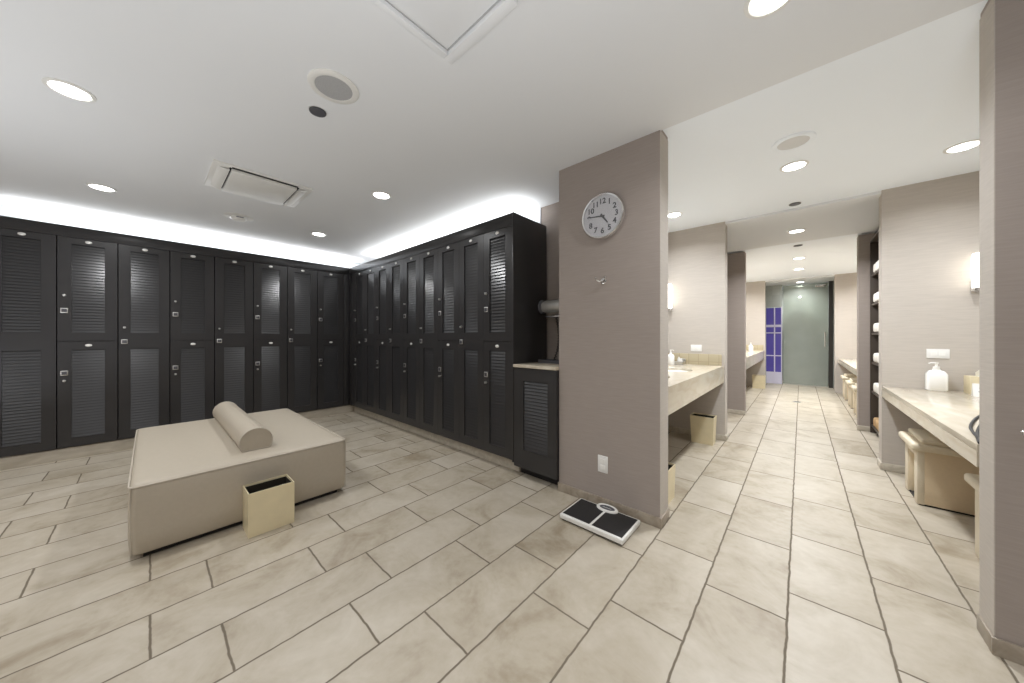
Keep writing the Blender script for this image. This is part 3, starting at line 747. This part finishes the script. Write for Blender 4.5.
# ------------------------------------------------------------------ sconces
def sconce(label, x, y, z0, z1):
    t = thing('wall_sconce', label, 'lamp', (x, y, (z0+z1)/2)); h = (z1-z0)/2
    boxes('back_plate', [(-0.03, 0.03, -0.012, 0, -h-0.01, -h+0.09)], M['chrome'], t, 0.003)
    bm = B(); lathe(bm, (0, -0.055, -h-0.004), [(0.024, 0), (0.036, 0.006), (0.036, 0.026), (0.030, 0.03)], 24); tube(bm, [(0, -0.01, -h+0.02), (0, -0.055, -h+0.01)], 0.010, 8)
    obj('holder', bm, M['chrome'], t, smooth=True)
    bm = B(); lathe(bm, (0, -0.055, -h+0.026), [(0.028, 0), (0.036, 0.005), (0.036, 2*h-0.05), (0.030, 2*h-0.03), (0.012, 2*h-0.026)], 24); obj('opal_shade', bm, M['shade'], t, smooth=True)
    lamp('sconce_lamp', 'POINT', (x, y-0.16, (z0+z1)/2), 0.6, (1, 0.95, 0.86), shadow_soft_size=0.06)
sconce('lit white tube wall sconce above the left sink counter', -1.238, 4.40, 1.53, 1.86)
sconce('lit white tube wall sconce beside the right wall column', 1.045, 4.40, 1.56, 1.86)

# ------------------------------------------------------------------ towel shelf in the right passage
t = thing('towel_shelf', 'tall dark shelf of rolled towels in the right side passage', 'shelf', (0, 0, 0))
SX0, SX1, SY0, SY1 = 0.646, 1.06, 4.60, 6.03
boxes('frame', [(SX0, SX1, SY0, SY0+0.03, 0, 2.40), (SX0, SX1, SY1-0.03, SY1, 0, 2.40), (SX0, SX1, SY0+0.03, SY1-0.03, 2.37, 2.40), (SX1-0.02, SX1, SY0+0.03, SY1-0.03, 0, 2.37)], M['wood'], t, 0.002)
SZ = [0.08, 0.50, 0.86, 1.22, 1.58, 1.94]
for z in SZ: boxes('shelf_board', [(SX0+0.01, SX1-0.02, SY0+0.03, SY1-0.03, z, z+0.025)], M['wood'], t, 0.002)
def towel_roll(loc, label, m, grp):
    bm = B(); r = 0.062; L_ = 0.30; rings = []
    for x, s in ((0, 0.80), (0.008, 0.95), (0.03, 1.0), (L_-0.03, 1.0), (L_-0.008, 0.95), (L_, 0.8)):
        rings.append([Vector((x, math.cos(2*PI*k/18)*r*s, r*0.95 + math.sin(2*PI*k/18)*r*s*0.95)) for k in range(18)])
    loft(bm, rings)
    o = obj('towel_roll', bm, m, None, smooth=True); tag(o, label, 'towel', grp); o.location = loc
    return o
GT = 'rolled towels on the dark shelf'
proto = None; prt = None
lev = ['bottom', 'second', 'third', 'fourth', 'fifth', 'top']
for li, z in enumerate(SZ):
    for k, y in enumerate((5.42, 5.56, 5.70, 5.84)):
        tan = li == 0
        nm = 'tan' if tan else 'white'
        pos = ['fourth from the far end', 'third from the far end', 'second from the far end', 'at the far end'][k]
        label = f'{nm} rolled towel {pos} of the {lev[li]} shelf' + ('' if li in (0, 5) else ' from the floor')
        p = prt if tan else proto
        if p is None:
            p = towel_roll((SX0+0.012, y, z+0.0255), label, M['towel_t'] if tan else M['towel'], GT)
            if tan: prt = p
            else: proto = p
        else:
            q_ = p.copy(); C.objects.link(q_); q_.location = (SX0+0.012, y, z+0.0255); q_['label'] = label

# ------------------------------------------------------------------ end of the corridor
t = thing('glass_door', 'large grey-green glass shower door at the end of the corridor', 'glass door', (0.06, 10.62, 0))
boxes('glass_panel', [(-0.395, 0.415, -0.005, 0.005, 0.02, 2.47)], M['green'], t)
boxes('bottom_rail', [(-0.395, 0.42, -0.012, 0.012, 0.0, 0.02)], M['steel'], t)
bm = B(); tube(bm, [(0.36, -0.006, 1.30), (0.36, -0.05, 1.30), (0.36, -0.05, 0.95), (0.36, -0.006, 0.95)], 0.010, 8); obj('handle', bm, M['chrome'], t, smooth=True)
t = thing('purple_window', 'purple lit glass window with pale bars at the end of the corridor', 'window', (-0.52, 10.62, 0))
boxes('glass_panel', [(-0.15, 0.15, -0.006, 0.006, 0.30, 1.93)], M['purple'], t)
boxes('bars', [(0.005, 0.030, -0.02, 0.01, 0.0, 1.93), (-0.15, 0.15, -0.02, 0.01, 1.44, 1.50), (-0.15, 0.15, -0.02, 0.01, 1.28, 1.305), (-0.15, 0.15, -0.02, 0.01, 0.70, 0.725), (0.145, 0.165, -0.02, 0.01, 0, 1.95)], M['muntin'], t)
boxes('lower_panel', [(-0.15, 0.15, -0.006, 0.006, 0.0, 0.30)], M['muntin'], t)
struct('wall_shower_front', [(-1.31, -0.67, 10.6, 10.66, 0, H), (-0.67, -0.355, 10.6, 10.66, 1.95, H)], M['shtile'])
struct('trim_5', [(0.485, 0.555, 10.58, 10.68, 0, H)], M['jamb'])
struct('wall_shower_side', [(0.555, 1.26, 10.6, 10.66, 0, H)], M['shtile'])
t = thing('shower_head', 'chrome overhead shower head behind the grey-green glass', 'shower head', (-0.02, 11.2, 2.20))
bm = B(); lathe(bm, (0, 0, 0), [(0.10, 0), (0.11, 0.008), (0.10, 0.020), (0.03, 0.035), (0.02, 0.06)], 28); obj('rose', bm, M['chrome'], t, smooth=True)
bm = B(); tube(bm, [(0, 0, 0.05), (0, 0.02, 0.10), (0, 0.10, 0.13), (0, 0.405, 0.13)], 0.012, 8); obj('arm', bm, M['chrome'], t, smooth=True)
t = thing('reflection_block', 'shiny metal block added for a bluish reflection above the glass door', 'reflection', (0.30, 10.55, 2.40))  # added metal block, stands in for a bluish window reflection
boxes('reflection_body', [(-0.05, 0.14, -0.03, 0.03, -0.03, 0.03)], M['chrome'], t, 0.006)
bm = B(); tube(bm, [(-0.02, -0.03, 0.0), (-0.05, -0.10, 0.01), (0.05, -0.16, 0.01)], 0.009, 8); obj('reflection_arm', bm, M['chrome'], t, smooth=True)
t = thing('floor_drain', 'small round metal floor drain far down the corridor', 'drain', (-0.055, 7.9, 0.0))
bm = B(); lathe(bm, (0, 0, 0), [(0.065, 0), (0.065, 0.003), (0.055, 0.004)], 28); obj('drain_ring', bm, M['steel'], t, smooth=True)
bm = B(); lathe(bm, (0, 0, 0.002), [(0.050, 0), (0.050, 0.0025)], 24); obj('grate', bm, M['ink'], t)

# ------------------------------------------------------------------ ceiling fittings
def downlight(label, x, y, z, energy, first=[None], r=0.075, spread=2.6, col=(0.99, 1.0, 1.015)):
    if first[0] is None:
        t = thing('ceiling_downlight', label, 'ceiling light', (x, y, z), 0, 'round recessed ceiling downlights')
        bm = B(); lathe(bm, (0, 0, 0), [(0.086, 0), (0.086, -0.004), (0.072, -0.008), (0.066, -0.003)], 36); obj('trim_ring', bm, M['white'], t, smooth=True)
        bm = B(); lathe(bm, (0, 0, -0.003), [(0.066, 0), (0.066, -0.003)], 36); obj('lens', bm, M['lamp'], t)
        first[0] = t
    else: dup(first[0], (x, y, z), 0, label)
    if z > H: col = (0.96, 1.0, 1.05)
    if energy: lamp('downlight_lamp', 'AREA', (x, y, z-0.02), energy, col, shape='DISK', size=0.13, spread=spread)
E1 = 9
downlight('lit round downlight at the upper left, nearest the left edge of the photo', -2.865, -0.28, H, E1)
downlight('lit round downlight at the left between the big one and the lockers', -4.53, -0.28, H, E1)
downlight('lit round downlight right of the ceiling vent, nearer the pillar', -2.865, 1.41, H, E1)
downlight('lit round downlight nearest the lit corner where the locker rows meet', -4.54, 1.42, H, E1*0.8)
downlight('lit round downlight cut by the top edge of the photo', -0.084, 1.575, H, E1)
HB = H+0.025
E2 = 21.5
downlight('lit round downlight before the corridor, under the round white speaker', -0.04, 3.32, HB, E2*1.35)
downlight('lit round downlight near the right wall column above the makeup counter', 0.84, 3.76, HB, E2*0.3)
downlight('lit round downlight above the left sink counter beside the clock pillar', -1.03, 3.78, HB, E2*0.4)
downlight('lit round downlight in the grey ceiling band between the side passages', -0.04, 5.28, H, 30)
downlight('lit round downlight in the far white ceiling, nearer of the two', -0.025, 7.28, HB, E2*1.15)
downlight('lit round downlight in the far white ceiling, farther of the two', -0.029, 8.45, HB, E2*1.15)
downlight('lit round downlight above the shower at the end of the corridor', -0.018, 10.30, H, 5)
downlight('added round fill light behind the grey-green glass of the shower', -0.018, 11.10, H, 20)  # lamp and fitting added to brighten the shower behind its glass
# the same grid carries on behind the camera (lamps only: the fittings are out of the photo)
for x, y in ((-0.084, -0.28), (-1.3, -1.95), (-2.865, -1.95), (-4.53, -1.95), (0.9, -0.28)):
    lamp('downlight_lamp', 'AREA', (x, y, H-0.02), E1, (0.99, 1.0, 1.015), shape='DISK', size=0.13, spread=2.6)
for x, y in ((-1.0, 7.4), (-1.0, 8.9), (0.9, 7.4), (0.9, 8.9)):
    lamp('vanity_lamp', 'AREA', (x, y, HB-0.02), 15, (0.99, 1.0, 1.015), shape='DISK', size=0.13, spread=2.6)

def speaker(label, x, y, z, r, ring, gm):
    t = thing('ceiling_speaker', label, 'speaker', (x, y, z))
    bm = B(); lathe(bm, (0, 0, 0), [(r, 0), (r, -0.006), (r*0.92, -0.012), (r*0.74, -0.010), (r*0.72, -0.004)], 40); obj('rim', bm, ring, t, smooth=True)
    bm = B(); lathe(bm, (0, 0, -0.003), [(r*0.73, 0), (r*0.73, -0.005)], 36); obj('mesh_grille', bm, gm, t)
speaker('round white ceiling speaker with grey grille near the ceiling hatch', -1.807, 0.636, H, 0.118, M['white'], M['grille'])
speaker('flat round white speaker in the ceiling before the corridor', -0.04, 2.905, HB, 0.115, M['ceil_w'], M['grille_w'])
def plate(label, x, y, z, r, m):
    t = thing('sprinkler_cover', label, 'sprinkler', (x, y, z))
    bm = B(); lathe(bm, (0, 0, 0), [(r*1.08, 0.001), (r*1.08, -0.002)], 24); obj('rim', bm, M['steel'], t)
    bm = B(); lathe(bm, (0, 0, -0.002), [(r, 0), (r, -0.006), (r*0.7, -0.008)], 24); obj('cap', bm, m, t, smooth=True)
plate('small dark round sprinkler cover beside the grey ceiling speaker', -2.072, 0.642, H, 0.042, M['ink'])
plate('small dark round sprinkler cover in the ceiling at the corridor start', -0.045, 4.27, HB, 0.045, M['ink'])
plate('small dark round sprinkler cover in the ceiling at the far white bay', -0.032, 6.25, HB, 0.05, M['ink'])

# cassette vent
t = thing('ceiling_vent', 'rectangular white air vent panel in the locker room ceiling', 'vent', (-3.475, 0.63, H))
boxes('frame', [(-0.285, 0.285, -0.325, 0.325, -0.014, 0)], M['white'], t, 0.004)
boxes('centre_panel', [(-0.27, 0.235, -0.215, 0.215, -0.034, -0.014)], M['white'], t, 0.006, 3)
boxes('air_slot', [(0.245, 0.270, -0.215, 0.215, -0.017, -0.013)], M['dark'], t)
for s in (-1, 1):
    bm = B(); rings = []
    for k in range(9):
        a = k/8; y = s*(0.228+0.065*a); z = -0.036+0.022*a*a
        rings.append([Vector((-0.25+0.03*a, y, z)), Vector((0.25-0.03*a, y, z)), Vector((0.25-0.03*a, y, z+0.006)), Vector((-0.25+0.03*a, y, z+0.006))])
    loft(bm, rings); obj('curved_flap', bm, M['white'], t, smooth=True)
    boxes('flap_slot', [(-0.25, 0.25, s*0.216, s*0.228, -0.017, -0.013)], M['dark'], t)
# smoke detector
t = thing('smoke_detector', 'low white smoke detector on the ceiling near the left lockers', 'smoke detector', (-4.54, 0.64, H))
bm = B(); lathe(bm, (0, 0, 0), [(0.125, 0), (0.125, -0.004), (0.10, -0.008)], 32); obj('base', bm, M['white'], t, smooth=True)
bm = B(); lathe(bm, (0, 0, -0.007), [(0.065, 0), (0.065, -0.015), (0.05, -0.032), (0.02, -0.036)], 28); obj('sensor_dome', bm, M['white'], t, smooth=True)
boxes('sensor_slot', [(0.045, 0.070, -0.03, 0.03, -0.022, -0.014)], M['ink2'], t)
# access hatch
t = thing('ceiling_hatch', 'square white access hatch in the ceiling cut by the top edge', 'hatch', (-1.013, 0.70, H))
hw, hd = 0.205, 0.24
boxes('frame', [(-hw, hw, hd-0.045, hd, -0.026, 0), (-hw, hw, -hd, -hd+0.045, -0.026, 0), (-hw, -hw+0.03, -hd+0.045, hd-0.045, -0.026, 0), (hw-0.03, hw, -hd+0.045, hd-0.045, -0.026, 0)], M['ceil'], t, 0.003)
boxes('panel', [(-hw+0.030, hw-0.030, -hd+0.045, hd-0.045, -0.006, 0)], M['ceil'], t, 0.002)

boxes('shade_line', [(-hw+0.030, hw-0.030, hd-0.052, hd-0.045, -0.008, 0), (-hw+0.030, hw-0.030, -hd+0.045, -hd+0.052, -0.008, 0), (-hw+0.030, -hw+0.035, -hd+0.052, hd-0.052, -0.008, 0), (hw-0.035, hw-0.030, -hd+0.052, hd-0.052, -0.008, 0)], M['grille'], t)  # grey lines paint the shade of the recess around the panel
# added unseen fill lamps behind the camera, aimed up to brighten the ceiling
lamp('fill_uplight', 'AREA', (-3.0, -1.4, 0.5), 24, (0.95, 1.0, 1.07), (PI, 0, 0), shape='DISK', size=0.6)
lamp('fill_uplight', 'AREA', (0.3, -0.40, 0.6), 49, (0.95, 1.0, 1.07), (PI+0.25, 0, 0), shape='DISK', size=0.5)

# ------------------------------------------------------------------ camera, world, view
cd = bpy.data.cameras.new('camera'); cam = bpy.data.objects.new('camera', cd); C.objects.link(cam)
cam.location = (0, 0, 1.2); cam.rotation_euler = (PI/2, 0, math.atan(289/323.4))
cd.sensor_width = 36; cd.lens = 36*323.4/1024; cd.shift_y = -5/1024; cd.clip_start = 0.05
scene.camera = cam
w = bpy.data.worlds.new('world'); scene.world = w; w.use_nodes = True
w.node_tree.nodes['Background'].inputs[0].default_value = (0.5, 0.5, 0.5, 1); w.node_tree.nodes['Background'].inputs[1].default_value = 0.3
scene.view_settings.view_transform = 'Standard'
scene.view_settings.exposure = 0.0
scene.cycles.use_denoising = True
scene.cycles.max_bounces = 14; scene.cycles.diffuse_bounces = 8
